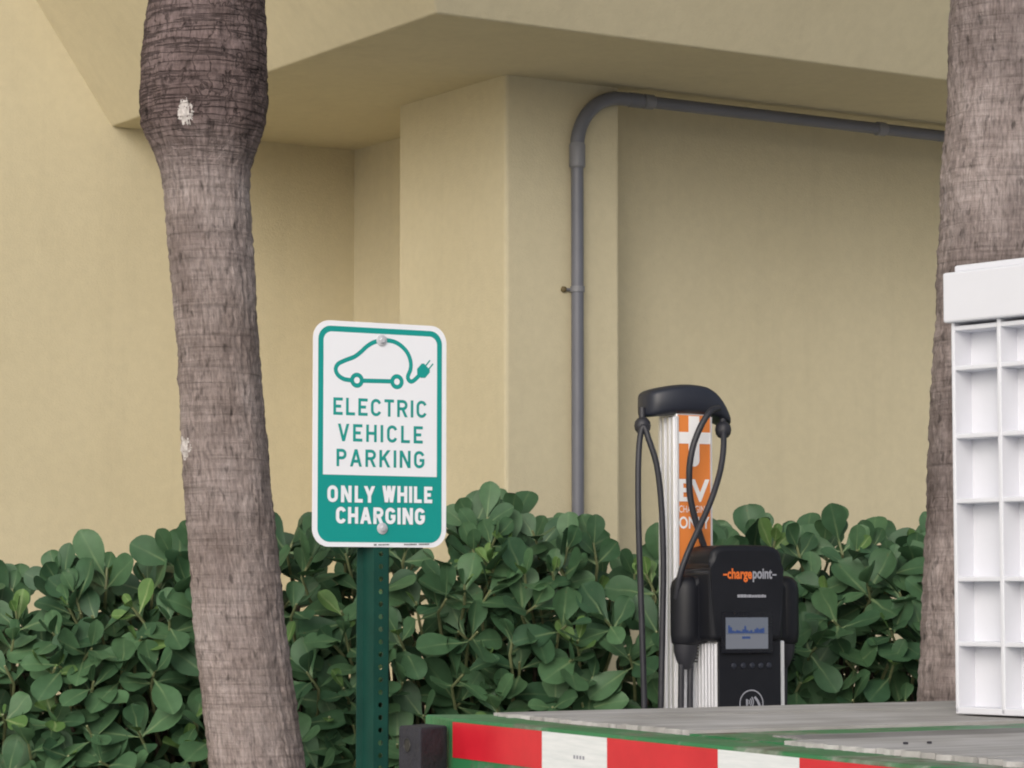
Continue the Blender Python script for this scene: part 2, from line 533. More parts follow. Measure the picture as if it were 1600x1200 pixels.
# ------------------------------------------------------------------ conduit on the pier
pa = .272; pb = -.032; pz = ZS - .048; er = .185; pr = .0215
cond = empty('conduit_pipe', bp_(pa, pb, 0))
tag(cond, 'grey plastic conduit rising from the hedge and bending along the soffit', 'pipe')
o0 = bp_(pa, pb, 0)
def cp(a, z, b=pb): return bp_(a, b, z) - o0
m = MB(); m.tube([cp(pa, 0), cp(pa, 1), cp(pa, 2), cp(pa, pz - er - .02)], pr, 20)
m.build('vertical_pipe', M['pvc'], cond, smooth=True)
m = MB()
pts = [cp(pa, pz - er - .05)] + [cp(pa + er - er * math.cos(t), pz - er + er * math.sin(t)) for t in [R(i * 7.5) for i in range(13)]] + [cp(pa + er + .05, pz)]
m.tube(pts, pr * 1.14, 20); m.build('elbow', M['pvc'], cond, smooth=True)
m = MB(); m.tube([cp(pa, pz - er - .075), cp(pa, pz - er - .07), cp(pa, pz - er + .005), cp(pa, pz - er + .012)], [pr * 1.1, pr * 1.3, pr * 1.3, pr * 1.16], 20)
m.build('coupling', M['pvc_pale'], cond, smooth=True)
m = MB(); m.tube([cp(pa + er + .03, pz), cp(2, pz), cp(4, pz), cp(9.5, pz)], pr, 20)
m.build('horizontal_pipe', M['pvc'], cond, smooth=True)
for a in (pa + er + .06, pa + er + .115, 1.63):
    w = .022 if a > pa + er + .07 else .03
    m = MB(); m.tube([cp(a - w, pz), cp(a - w + .004, pz), cp(a + w - .004, pz), cp(a + w, pz)], [pr * 1.05, pr * 1.22, pr * 1.22, pr * 1.05], 20)
    m.build('coupling', M['pvc_pale'] if a > pa + er + .07 else M['pvc'], cond, smooth=True)
zc = hz(452, 9.42)
m = MB(); m.tube([cp(pa, zc - .010), cp(pa, zc + .010)], pr * 1.16, 20)
m.box(-.010, .010, -.0, .03, zc - .009, zc + .009, Matrix.Rotation(math.atan2(UR.y, UR.x), 4, 'Z'))
cl = m.build('clamp', M['pvc_pale'], cond, smooth=True)
m = MB(); m.lathe([(.011, 0), (.010, .008), (.004, .012)], 10, Matrix.Translation(cp(pa - .038, zc, -.001)) @ (-UL).to_track_quat('Z', 'Y').to_matrix().to_4x4())
m.build('screw', M['screw'], cl)
m = MB(); m.tube([cp(pa - .038, zc, -.004), cp(pa, zc, -.004)], .006, 8); m.build('strap', M['pvc_pale'], cl)

# ------------------------------------------------------------------ palms
def interp(tab, y):
    if y <= tab[0][0]: return tab[0][1:]
    for a, b in zip(tab, tab[1:]):
        if y <= b[0]:
            t = (y - a[0]) / (b[0] - a[0])
            return [u + (v - u) * t for u, v in zip(a[1:], b[1:])]
    return tab[-1][1:]


def palm(tab, Y, label, mt, name='palm_tree', topz=5.6, seed=0, rough=1.0, patches=()):
    """tab rows: height z, centre x, radius, worked out from the photograph's outline at distance Y"""
    base = Vector((interp(tab, 0)[0], Y, 0))
    t = empty(name, base)
    tag(t, label, 'palm tree', 'palm trees at the building')
    def surf(th, z):
        cx, r = interp(tab, z)
        n = noise.noise
        crown = max(0., min(1., (z - 2.28) / .2)) * (1 if seed == 1 else 0)
        sp = .031
        q = (z + .030 * n(Vector((math.cos(th) * 2, math.sin(th) * 2, z * 3 + seed)))) / sp
        saw = (q - math.floor(q))
        step = (.5 - saw) * .0020 * rough * (.5 + .8 * abs(n(Vector((math.cos(th) * 1.5, math.sin(th) * 1.5, math.floor(q) * 3.7 + seed)))) * 2)
        lump = .006 * n(Vector((math.cos(th) * 2.2, math.sin(th) * 2.2, z * 5 + seed * 9))) + .0035 * n(Vector((math.cos(th) * 6, math.sin(th) * 6, z * 14 + seed)))
        vf = n(Vector((math.cos(th) * 14, math.sin(th) * 14, z * 2.2 + seed * 5)))
        fiss = -.006 * max(0, vf - .18) * (1.4 - crown)
        hf = n(Vector((math.cos(th) * 3, math.sin(th) * 3, z * 48 + seed * 2)))
        fiss += -.010 * max(0, hf - .22) * (.25 + crown)
        chip = .004 * n(Vector((math.cos(th) * 20, math.sin(th) * 20, z * 40)))
        rr = r + step + (lump + fiss + chip) * rough
        return Vector((cx - base.x + rr * math.cos(th), rr * math.sin(th), z))
    seg = 150
    zs = [i * .05 for i in range(9)]
    z = .45
    while z < 3.4: zs.append(z); z += .0062
    while z < topz: zs.append(z); z += .1
    vs, fs, uvs = [], [], []
    for z in zs:
        for k in range(seg):
            vs.append(surf(math.pi / 2 + 2 * math.pi * k / seg, z))
    for i in range(len(zs) - 1):
        for k in range(seg):
            k2 = (k + 1) % seg
            fs.append((i * seg + k, i * seg + k2, (i + 1) * seg + k2, (i + 1) * seg + k))
    m = MB(); m.add(vs, fs)
    o = m.build('trunk', mt, t)
    me = o.data
    for p in me.polygons: p.use_smooth = True
    uvl = me.uv_layers.new(name='UVMap')
    rm = interp(tab, 1.5)[1]
    data = []
    for i in range(len(zs) - 1):
        for k in range(seg):
            u0, u1 = 2 * math.pi * rm * k / seg, 2 * math.pi * rm * (k + 1) / seg
            data += [u0, zs[i], u1, zs[i], u1, zs[i + 1], u0, zs[i + 1]]
    uvl.data.foreach_set('uv', data)
    # ragged white patches lying on the bark
    for (th0, z0, w, h, sd) in patches:
        r0 = interp(tab, z0)[1]
        m = MB(); vs = []; fs = []; idx = {}
        nu, nv = 44, 64
        for j in range(nv + 1):
            for i in range(nu + 1):
                x, y = (i / nu * 2 - 1), (j / nv * 2 - 1)
                keep = (x * x) ** 1.1 + (y * y) ** 1.1 + .6 * noise.noise(Vector((x * 2.6, y * 3.2, sd))) + .45 * noise.noise(Vector((x * 9, y * 11, sd + 3))) < .62
                if keep:
                    p = surf(th0 + x * w / r0, z0 + y * h)
                    c = interp(tab, z0)[0] - base.x
                    d = Vector((p.x - c, p.y, 0)).normalized()
                    idx[i, j] = len(vs); vs.append(p + d * .0009)
        for j in range(nv):
            for i in range(nu):
                q = [(i, j), (i + 1, j), (i + 1, j + 1), (i, j + 1)]
                if all(c in idx for c in q): fs.append([idx[c] for c in q])
        m.add(vs, fs); m.build('white_patch', M['paint_patch'], t, smooth=True)
    # crown of arching fronds, above the picture
    c0 = Vector((interp(tab, topz)[0] - base.x, 0, topz - .05))
    rnd = random.Random(seed + 3)
    m = MB()
    for i in range(9):
        u = i / 8
        m.tube([(1.9 * u * .9, 0, .75 * math.sin(u * 2.3)), (1.9 * (u + .125) * .9, 0, .75 * math.sin((u + .125) * 2.3))], .018 * (1.1 - u), 5)
    for i in range(46):
        u = .08 + .9 * i / 45
        for s in (-1, 1):
            p = Vector((1.71 * u, 0, .75 * math.sin(u * 2.3)))
            ln = .5 * math.sin(math.pi * min(1, u * .85 + .12)) + .08
            q = p + Vector((.22, s * ln, -.25 * ln))
            mid = (p + q) / 2 + Vector((0, 0, .04))
            w = Vector((.016, 0, .004))
            m.add([p - w, p + w, mid + w * 1.3, mid - w * 1.3, q], [(0, 1, 2, 3), (3, 2, 4)])
    fr = m.build('frond', M['frond'], t)
    for i in range(13):
        o = fr if i == 0 else fr.copy()
        if i: C.objects.link(o); o.parent = t
        o.location = c0
        o.rotation_euler = (0, rnd.uniform(-.55, .45), 2 * math.pi * i / 13 + rnd.uniform(-.15, .15))
    return t, surf


def outline(rows, Y):
    tab = []
    for y, l, r in rows:
        p, q = at(l, y, Y), at(r, y, Y)
        tab.append((p.z, (p.x + q.x) / 2, (q.x - p.x) / 2))
    tab.sort()
    z0, x0, r0 = tab[0]
    z1, x1, r1 = tab[2]
    sl = (x1 - x0) / (z1 - z0)
    tab.insert(0, (0, x0 - sl * z0 * .8, r0 * 1.25))
    zt, xt, rt = tab[-1]
    tab.append((zt + .5, xt, rt * .9)); tab.append((6, xt, rt * .62))
    return tab


left_rows = [(-60, 240, 402), (0, 233, 412), (40, 228, 415), (80, 224, 417), (120, 222, 418), (160, 221, 418), (195, 222, 414), (215, 230, 408), (240, 243, 399),
             (265, 250, 392), (300, 256, 390), (380, 262, 394), (450, 269, 399), (550, 277, 405), (650, 282, 413), (750, 288, 423), (850, 294, 432),
             (950, 302, 442), (1050, 312, 455), (1150, 322, 469), (1210, 328, 478)]
TL_Y = 7.25
tabL = outline(left_rows, TL_Y)
def ang(px, py, tab, Y):
    z = hz(py, Y); cx, r = interp(tab, z)
    return -math.pi / 2 + math.asin(max(-.97, min(.97, (at(px, py, Y).x - cx) / r)))
palm(tabL, TL_Y, 'leaning palm with a swollen cracked upper trunk and white patches, left of the sign', M['bark1'], seed=1,
     patches=[(ang(300, 191, tabL, TL_Y), hz(191, TL_Y), .027, .042, 4.2), (ang(292, 702, tabL, TL_Y), hz(702, TL_Y), .040, .036, 9.1)])
right_rows = [(-60, 1490, 1662), (0, 1486, 1664), (100, 1483, 1664), (200, 1478, 1664), (300, 1472, 1665), (400, 1467, 1666), (500, 1461, 1667), (600, 1457, 1668),
              (700, 1453, 1670), (800, 1449, 1672), (900, 1445, 1673), (1000, 1440, 1675), (1095, 1435, 1677), (1210, 1428, 1680)]
TR_Y = 6.9
palm(outline(right_rows, TR_Y), TR_Y, 'broad grey palm trunk standing behind the white ribbed bin', M['bark2'], seed=2, rough=1.25)

# ------------------------------------------------------------------ hedge shrubs
def leaf_mesh(name, Ln, W, cup, bend, mt, seed):
    rnd = random.Random(seed)
    rows = [(0, .05), (.10, .07), (.22, .24), (.35, .50), (.48, .76), (.61, .94), (.73, 1.0), (.83, .95), (.91, .80), (.965, .54), (1.0, .16)]
    nu, nv = 4, len(rows) - 1
    vs, fs, uv = [], [], []
    for v, wd in rows:
        hw = wd * W / 2
        z0 = bend * (v ** 2) * Ln
        for i in range(nu + 1):
            u = (i / nu * 2 - 1)
            x = u * hw
            vs.append((x + .005 * noise.noise(Vector((v * 3, u, seed))), v * Ln - .10 * hw * u * u * v, z0 + cup * (.35 * abs(u) + .65 * u * u) * hw + .004 * noise.noise(Vector((u * 1.5, v * 2.5, seed + 5)))))
            uv.append((x, v * Ln))
    for j in range(nv):
        for i in range(nu):
            a = j * (nu + 1) + i
            fs.append((a, a + 1, a + nu + 2, a + nu + 1))
    me = bpy.data.meshes.new(name)
    me.from_pydata(vs, [], fs)
    me.materials.append(mt)
    l = me.uv_layers.new(name='UVMap')
    for p in me.polygons:
        p.use_smooth = True
        for li, vi in zip(p.loop_indices, p.vertices): l.data[li].uv = uv[vi]
    me.update()
    return me, vs, fs, uv


LEAVES = [leaf_mesh('leaf', .165, .100, .16, -.10, M['leaf'], 1), leaf_mesh('leaf', .150, .102, .30, .05, M['leaf'], 2),
          leaf_mesh('leaf', .172, .092, .22, -.22, M['leaf'], 3), leaf_mesh('leaf', .145, .100, .10, .12, M['leaf'], 4)]
YOUNG = [leaf_mesh('leaf', .120, .062, .30, .10, M['young'], 5), leaf_mesh('leaf', .105, .058, .35, -.05, M['young'], 6)]

TOPS = [(-80, 905), (0, 895), (50, 885), (100, 878), (150, 868), (200, 855), (240, 850), (290, 838), (340, 818), (400, 800), (450, 800), (520, 800), (600, 805), (680, 805), (730, 790),
        (765, 772), (800, 770), (840, 792), (880, 815), (930, 822), (980, 850), (1020, 848), (1060, 840), (1120, 805), (1150, 798), (1200, 818), (1250, 818), (1300, 806), (1340, 808),
        (1390, 818), (1450, 815), (1520, 815), (1700, 820)]
TOPS = [(x, y + 22) for x, y in TOPS]
HY = 8.35


def topz_at(X):
    px = X / HY * F + 800
    return hz(interp(TOPS, px)[0], HY)


def orient(dirv, upv):
    y = dirv.normalized()
    z = (upv - y * upv.dot(y))
    z = z.normalized() if z.length > 1e-4 else Vector((0, -1, 0))
    x = y.cross(z)
    return Matrix((x, y, z)).transposed().to_4x4()


def shrub(px0, px1, label, seed, nrose, dens=1.0, young=.06, gap=None):
    rnd = random.Random(seed)
    X0, X1 = (px0 - 800) / F * HY, (px1 - 800) / F * HY
    cx = (X0 + X1) / 2
    base = Vector((cx, HY + .12, 0))
    root = empty('clusia_shrub', base)
    tag(root, label, 'shrub', 'clusia shrubs in the hedge')
    stems, woods = MB(), MB()
    stuff = MB(); suv = []
    placed, nleaf = [], 0
    tries = 0
    front = []
    nrose = int(nrose * 1.3)
    while len(placed) < nrose and tries < 6000:
        tries += 1
        X = rnd.uniform(X0 - .05, X1 + .05)
        tz = topz_at(X)
        z = tz - .015 - (tz - .55) * rnd.random() ** 1.12
        layer = rnd.choice((0, 0, 0, 1, 1, 2))
        dt = tz - z
        Y = HY - .30 + .20 * layer + .22 * max(0, 1 - dt / .25) + .10 * noise.noise(Vector((X * 3, z * 3, seed))) + rnd.uniform(-.03, .03)
        p = Vector((X, Y, z))
        if gap:
            pxx, pyy = X / Y * F + 800, 930 - (z - CAMZ) / Y * F
            if any(((pxx - gx) / gw) ** 2 + ((pyy - gy) / gh) ** 2 < 1 for gx, gy, gw, gh in gap): continue
        mind = (.098, .105, .115)[layer] / dens
        if any((p - q).length < mind for q in placed): continue
        placed.append(p)
        up = min(1, max(0, 1 - dt / .22))
        ax = Vector((rnd.uniform(-.5, .5), -.75 + .65 * up + rnd.uniform(-.25, .3), .55 + .5 * up + rnd.uniform(-.25, .25))).normalized()
        yg = rnd.random() < young
        a0 = rnd.uniform(0, math.pi)
        t1 = ax.orthogonal().normalized(); t2 = ax.cross(t1)
        pairs = 3 if rnd.random() < .75 else 2
        for k in range(pairs):
            spread = ((R(82), R(58), R(28))[k] + rnd.uniform(-.18, .18)) * (1 - .35 * up)
            for s in (0, 1):
                if rnd.random() < .06: continue
                a = a0 + k * math.pi / 2 + s * math.pi + rnd.uniform(-.25, .25)
                side = t1 * math.cos(a) + t2 * math.sin(a)
                d = (ax * math.cos(spread) + side * math.sin(spread)).normalized()
                if d.z < -.45: d.z *= .5
                pos = p + ax * (-.055 + .028 * k)
                Mx = Matrix.Translation(pos) @ orient(d, (ax + Vector((0, 0, .35))) * (1 - .75 * up) + Vector((rnd.uniform(-.4, .4), -1, .15)) * (.9 * up)) @ Matrix.Rotation(rnd.uniform(-.35, .35), 4, 'Y')
                sc = (1.0, .96, .70)[k] * rnd.uniform(.58, 1.06)
                me = rnd.choice(YOUNG if (yg and k > 0) or (k == 2 and rnd.random() < .08) else LEAVES)
                front.append((layer, pos, Mx @ Matrix.Scale(sc, 4), me))
        q0 = p + Vector((rnd.uniform(-.04, .04), .12 + .1 * rnd.random(), -.16))
        stems.tube([p + ax * .012 - base, p - ax * .06 - base, (p - ax * .09 + q0) / 2 - base, q0 - base], [.0035, .0045, .005, .0055], 6)
        if len(placed) % 2 == 0:
            woods.tube([q0 - base, Vector(((q0.x * .6 + cx * .4), HY + .1, q0.z * .6)) - base, Vector((cx + (q0.x - cx) * .25, HY + .12, .0)) - base], [.006, .009, .013], 6)
    # nearest leaves are objects of their own, the rest one mass
    front.sort(key=lambda e: (e[1].z < .66, e[1].y))
    for i, (layer, pos, Mx, me) in enumerate(front):
        if i < 290 and pos.z > .6:
            o = bpy.data.objects.new('leaf', me[0])
            C.objects.link(o)
            o.parent = root
            o.matrix_local = Matrix.Translation(-base) @ Mx
        else:
            stuff.add([Matrix.Translation(-base) @ Mx @ Vector(v) for v in me[1]], me[2])
            suv += me[3]
    # inner foliage: sparse, dim leaves low and behind
    for i in range(int(230 * (X1 - X0) / .45)):
        X = rnd.uniform(X0, X1); tz = topz_at(X)
        z = rnd.uniform(.25, tz - .20 if rnd.random() < .6 else .85)
        Y = HY + rnd.uniform(-.02, .42)
        if gap:
            pxx, pyy = X / Y * F + 800, 930 - (z - CAMZ) / Y * F
            if any(((pxx - gx) / gw / 1.15) ** 2 + ((pyy - gy) / gh / 1.15) ** 2 < 1 for gx, gy, gw, gh in gap): continue
        d = Vector((rnd.uniform(-1, 1), rnd.uniform(-1, .6), rnd.uniform(-.5, .8)))
        Mx = Matrix.Translation(Vector((X, Y, z)) - base) @ orient(d, Vector((rnd.uniform(-.6, .6), -.5, 1))) @ Matrix.Scale(rnd.uniform(.8, 1.1), 4)
        me = rnd.choice(LEAVES)
        stuff.add([Mx @ Vector(v) for v in me[1]], me[2]); suv += me[3]
    if stuff.v:
        o = stuff.build('foliage', M['leaf'], root)
        me = o.data
        l = me.uv_layers.new(name='UVMap')
        for p in me.polygons:
            p.use_smooth = True
            for li, vi in zip(p.loop_indices, p.vertices): l.data[li].uv = suv[vi]
        tag(o, kind='stuff')
    stems.build('stems', M['stem'], root, smooth=True)['kind'] = 'stuff'
    woods.build('branches', M['wood'], root, smooth=True)['kind'] = 'stuff'
    return root


shrub(-90, 120, 'clusia shrub at the left edge of the picture, lowest stretch of the hedge', 11, 66)
shrub(120, 330, 'clusia shrub with yellow-green young leaves just left of the leaning palm trunk', 12, 72, young=.14)
shrub(330, 560, 'clusia shrub between the leaning palm trunk and the green sign post', 13, 60)
shrub(560, 760, 'clusia shrub directly behind the green sign post', 14, 56)
shrub(750, 880, 'tallest clusia shrub, in front of the pier left of the grey conduit', 15, 44, young=.10)
shrub(880, 1035, 'thin clusia shrub with the wall showing through, left of the charging station', 16, 34, gap=[(900, 940, 34, 40), (985, 960, 30, 45), (960, 1045, 22, 26)])
shrub(1035, 1230, 'clusia shrub behind the charging station', 17, 50)
shrub(1230, 1440, 'clusia shrub between the charging station and the broad palm trunk', 18, 56)
shrub(1440, 1640, 'clusia shrub behind the broad palm trunk at the right edge', 19, 40)

# ------------------------------------------------------------------ parking sign
SW, SH = .305, .457
TLc = at(490, 499, 5.52)
YAW = R(30)
sx = Vector((math.cos(YAW), math.sin(YAW), 0))
sn = Vector((math.sin(YAW), -math.cos(YAW), 0))      # towards the viewer
sctr = TLc + sx * SW / 2
POSTR = .0225
pbase = Vector((sctr.x, sctr.y, 0)) - sn * (.003 + POSTR) + sx * .004
sgn = empty('parking_sign', pbase)
tag(sgn, 'green and white electric vehicle parking sign on a perforated green post', 'sign')


def S(u, v, d=0.): return TLc + sx * u - Vector((0, 0, v)) + sn * d - pbase


def rrect(x0, x1, y0, y1, r, seg=7, rb=None):
    pts = []
    rb = r if rb is None else rb
    for cx, cy, a, q in ((x1 - r, y0 + r, -90, r), (x1 - rb, y1 - rb, 0, rb), (x0 + rb, y1 - rb, 90, rb), (x0 + r, y0 + r, 180, r)):
        if q < 1e-5: pts.append((cx, cy)); continue
        for i in range(seg + 1):
            t = R(a + 90 * i / seg)
            pts.append((cx + q * math.cos(t), cy + q * math.sin(t)))
    return pts


m = MB(); m.prism(rrect(0, SW, 0, SH, .036, 10), lambda p: S(p[0], p[1], .0), lambda p: S(p[0], p[1], -.0025))
plate = m.build('plate', M['sign_white'], sgn)
m = MB(); m.prism(rrect(.0108, SW - .0108, .0108, SH - .0095, .028, 10), lambda p: S(p[0], p[1], .0004), lambda p: S(p[0], p[1], .0001))
m.build('green_border', M['sign_green'], plate)
m = MB(); m.prism(rrect(.0225, SW - .0225, .0225, .312, .018, 10, 0), lambda p: S(p[0], p[1], .0009), lambda p: S(p[0], p[1], .0005))
m.build('white_panel', M['sign_white'], plate)

quad = [(490, 499), (695, 507.5), (698.5, 857), (492, 852.5)]


def uvof(px, py):
    """pixel on the sign -> metres on the plate"""
    a, b = .5, .5
    (x0, y0), (x1, y1), (x2, y2), (x3, y3) = quad
    for _ in range(12):
        fx = (1 - a) * (1 - b) * x0 + a * (1 - b) * x1 + a * b * x2 + (1 - a) * b * x3
        fy = (1 - a) * (1 - b) * y0 + a * (1 - b) * y1 + a * b * y2 + (1 - a) * b * y3
        a += (px - fx) / 205; b += (py - fy) / 353
    return Vector((a * SW, b * SH))


def r4(X, Y): return uvof(480 + X / 6, 480 + Y / 6)


def smooth2(pts, n=6):
    out = []
    for i in range(len(pts) - 1):
        p0, p1, p2, p3 = pts[max(i - 1, 0)], pts[i], pts[i + 1], pts[min(i + 2, len(pts) - 1)]
        for k in range(n):
            t = k / n
            out.append(.5 * ((2 * p1) + (p2 - p0) * t + (2 * p0 - 5 * p1 + 4 * p2 - p3) * t * t + (3 * p1 - p0 - 3 * p2 + p3) * t ** 3))
    out.append(pts[-1])
    return out


LAY = [.0011]
def layer():
    LAY[0] += .000008
    d = LAY[0]
    return lambda p: S(p[0], p[1], d)


m = MB()
car = [(430, 682), (385, 680), (335, 670), (285, 635), (263, 580), (285, 530), (345, 497), (430, 462), (490, 416), (548, 360), (610, 322), (680, 304), (760, 306), (830, 330), (898, 386),
       (938, 450), (956, 520), (952, 580), (930, 640), (938, 676), (965, 690), (1000, 668), (1050, 615)]
m.stroke(smooth2([r4(*p) for p in car]), .0088, layer())
m.stroke([r4(500, 686), r4(785, 690)], .0088, layer())
for c in ((458, 682), (828, 693)):
    cc = r4(*c)
    m.stroke([cc + Vector((math.cos(t), math.sin(t))) * .0110 for t in [2 * math.pi * i / 28 for i in range(28)]], .0088, layer(), True)
pc = r4(1072, 590)
ax = Vector((math.cos(R(-47)), math.sin(R(-47)))); ay = Vector((-ax.y, ax.x))
f = layer()
poly = [(-.014, -.006), (-.007, -.013), (.009, -.013), (.013, -.009), (.013, .009), (.009, .013), (-.007, .013), (-.014, .006)]
m.add([f(pc + ax * a + ay * b) for a, b in poly], [tuple(range(8))])
for a, b in (((1092, 545), (1135, 487)), ((1122, 574), (1165, 520))):
    m.stroke([r4(*a), r4(*b)], .0030, layer())
m.build('car_symbol', M['sign_green'], plate)


def arc(cx, cy, rx, ry, a0, a1, n=10):
    return [(cx + rx * math.cos(R(a0 + (a1 - a0) * i / n)), cy + ry * math.sin(R(a0 + (a1 - a0) * i / n))) for i in range(n + 1)]


def glyph(ch, w):
    r = min(w / 2, .3)
    if ch == 'E': return [[(w * 1.2, 1), (0, 1), (0, 0), (w * 1.2, 0)], [(0, .5), (w * .95, .5)]]
    if ch == 'L': return [[(0, 1.2), (0, 0), (w * 1.2, 0)]]
    if ch in 'CG':
        top = arc(w / 2, 1 - r, w / 2, r, 15, 180); bot = arc(w / 2, r, w / 2, r, 180, 345 if ch == 'C' else 360)
        if ch == 'G': bot = bot + [(w, .45), (w * .55, .45)]
        return [top + bot]
    if ch == 'O': return [arc(w / 2, 1 - r, w / 2, r, 0, 180) + arc(w / 2, r, w / 2, r, 180, 360) + [(w, 1 - r)]]
    if ch == 'T': return [[(-.2, 1), (w + .2, 1)], [(w / 2, 1), (w / 2, -.2)]]
    if ch in 'RP':
        bowl = [(0, -.2), (0, 1), (w * .55, 1)] + arc(w * .55, .74, w * .45, .26, 80, -80) + [(w * .55, .48), (0, .48)]
        return [bowl] + ([['S', (w * .50, .50), (w, 0)]] if ch == 'R' else [])
    if ch == 'I': return [[(0, -.2), (0, 1.2)]]
    if ch == 'V': return ['S', (0, 1), (w / 2, 0)], ['S', (w / 2, 0), (w, 1)]
    if ch == 'A': return ['S', (0, 0), (w / 2, 1)], ['S', (w / 2, 1), (w, 0)], [(w * .2, .27), (w * .8, .27)]
    if ch == 'H': return [[(0, -.2), (0, 1.2)], [(w, -.2), (w, 1.2)], [(0, .5), (w, .5)]]
    if ch == 'K': return [(0, -.2), (0, 1.2)], ['S', (w, 1), (w * .08, .40)], ['S', (w * .38, .60), (w, 0)]
    if ch == 'N': return [(0, -.2), (0, 1.2)], ['S', (0, 1), (w, 0)], [(w, -.2), (w, 1.2)]
    if ch == 'Y': return ['S', (0, 1), (w / 2, .42)], ['S', (w / 2, .42), (w, 1)], [(w / 2, .46), (w / 2, -.2)]
    if ch == 'W': return ['S', (0, 1), (w * .25, 0)], ['S', (w * .25, 0), (w * .5, 1)], ['S', (w * .5, 1), (w * .75, 0)], ['S', (w * .75, 0), (w, 1)]
    return []


GW = {'W': .90, 'V': .72, 'A': .76, 'T': .62, 'E': .60, 'L': .58, 'Y': .74, ' ': .28, 'P': .64, 'C': .67, 'H': .68, 'K': .70, 'N': .71, 'R': .68, 'G': .69, 'O': .70}


def lettering(text, p0, p1, h, sw, mt):
    """text fitted between plate points p0 (left) and p1 (right) at the cap's foot"""
    m = MB()
    H = h - sw
    ws = [0 if c == 'I' else GW[c] * h - sw for c in text]
    tot = (p1 - p0).length
    kern = .16 * h if 'LY' in text else 0
    gap = (tot + kern - sum(ws) - sw * len(text)) / (len(text) - 1)
    x = sw / 2
    d = (p1 - p0).normalized()
    for c, w in zip(text, ws):
        for st in glyph(c, w / H):
            f = layer()
            if st[0] == 'S':
                (ax0, ay0), (ax1, ay1) = st[1:]
                ddx, ddy = (ax1 - ax0) * H, (ay1 - ay0) * h
                hw2 = sw / 2 * min(1.35, math.hypot(ddx, ddy) / abs(ddy))
                pts4 = [(x + ax0 * H - hw2, ay0 * h), (x + ax0 * H + hw2, ay0 * h), (x + ax1 * H + hw2, ay1 * h), (x + ax1 * H - hw2, ay1 * h)]
                m.add([f(p0 + d * qa - Vector((0, qb))) for qa, qb in pts4], [(0, 1, 2, 3)])
                continue
            m.stroke([Vector((x + a * H, b * H + sw / 2)) for a, b in st], sw, lambda q, f=f: f(p0 + d * q[0] - Vector((0, q[1]))), clip=(x - sw / 2, x + w + sw / 2, 0, h))
        x += w + sw + gap - (kern if c == 'L' else 0)
    return m.build('lettering', mt, plate)


def z3(X, Y): return uvof(460 + X / 3, 480 + Y / 3)


def lvl(a, b):
    p, q = z3(*a), z3(*b)
    y = (p.y + q.y) / 2
    return Vector((p.x, y)), Vector((q.x, y))


lettering('ELECTRIC', *lvl((183, 504), (615, 517)), .0352, .0060, M['sign_green'])
lettering('VEHICLE', *lvl((205, 628), (598, 637)), .0352, .0060, M['sign_green'])
lettering('PARKING', *lvl((200, 747), (607, 753)), .0352, .0060, M['sign_green'])
lettering('ONLY', *lvl((160, 913), (378, 915)), .0338, .0074, M['sign_white'])
lettering('WHILE', *lvl((412, 916), (648, 919)), .0338, .0074, M['sign_white'])
lettering('CHARGING', *lvl((200, 1014), (612, 1019)), .0338, .0074, M['sign_white'])
m = MB()
rr = random.Random(3)
for x0, x1 in ((375, 388), (396, 446), (515, 575), (584, 634)):
    x = x0
    while x < x1:
        w = rr.uniform(2.5, 7)
        a, b = z3(x, 1113), z3(min(x + w, x1), 1113)
        m.stroke([a, b], .0022 if x0 > 380 else .0034, layer())
        x += w + 1.5
m.build('maker_print', M['ink'], plate)
for X, Y in ((400, 152), (413, 1037)):
    c = z3(X, Y)
    m = MB()
    Mx = Matrix.Translation(S(c.x, c.y, .0012)) @ sn.to_track_quat('Z', 'Y').to_matrix().to_4x4()
    m.lathe([(.0118, 0), (.0118, .0016), (.0100, .0024), (.0060, .0026)], 24, Mx)
    b = m.build('bolt', M['bolt'], sgn, smooth=True)
    m = MB(); m.lathe([(.0062, .0024), (.0062, .0068), (.0050, .0078)], 6, Mx); m.build('bolt_head', M['bolt'], b)

# perforated hat-section post: web to the front with real holes, slanted walls, flanges behind
pmx = Matrix((sx, -sn, Vector((0, 0, 1)))).transposed()
def PL(x, y, z): return pmx @ Vector((x, y, z))
ztop = TLc.z - .012
pitch = .0254
hw_, hr, tk = .0165, .0056, .003
y0 = -POSTR
m = MB()
side = [(hw_, y0), (hw_ + .007, y0 + .033), (hw_ + .020, y0 + .035), (hw_ + .020, y0 + .038), (hw_ + .0045, y0 + .036), (hw_ - .003, y0 + tk)]
for sg_ in (1, -1):
    for (a, b), (c, d) in zip(side, side[1:]):
        m.add([PL(a * sg_, b, 0), PL(c * sg_, d, 0), PL(c * sg_, d, ztop), PL(a * sg_, b, ztop)], [(0, 1, 2, 3)])
nh = int(ztop / pitch)
for i in range(nh):
    z0, z1 = i * pitch, (i + 1) * pitch if i < nh - 1 else ztop
    zc_ = (i + .5) * pitch
    sq = [(-hw_, z0), (0, z0), (hw_, z0), (hw_, zc_), (hw_, z1), (0, z1), (-hw_, z1), (-hw_, zc_)]
    oc = [(hr * math.cos(R(a)), zc_ + hr * math.sin(R(a))) for a in (225, 270, 315, 0, 45, 90, 135, 180)]
    for yy in (y0, y0 + tk):
        m.add([PL(a, yy, b) for a, b in sq] + [PL(a, yy, b) for a, b in oc], [(j, (j + 1) % 8, (j + 1) % 8 + 8, j + 8) for j in range(8)])
    m.add([PL(a, y0, b) for a, b in oc] + [PL(a, y0 + tk, b) for a, b in oc], [(j, (j + 1) % 8, (j + 1) % 8 + 8, j + 8) for j in range(8)])
m.build('post', M['post'], sgn)

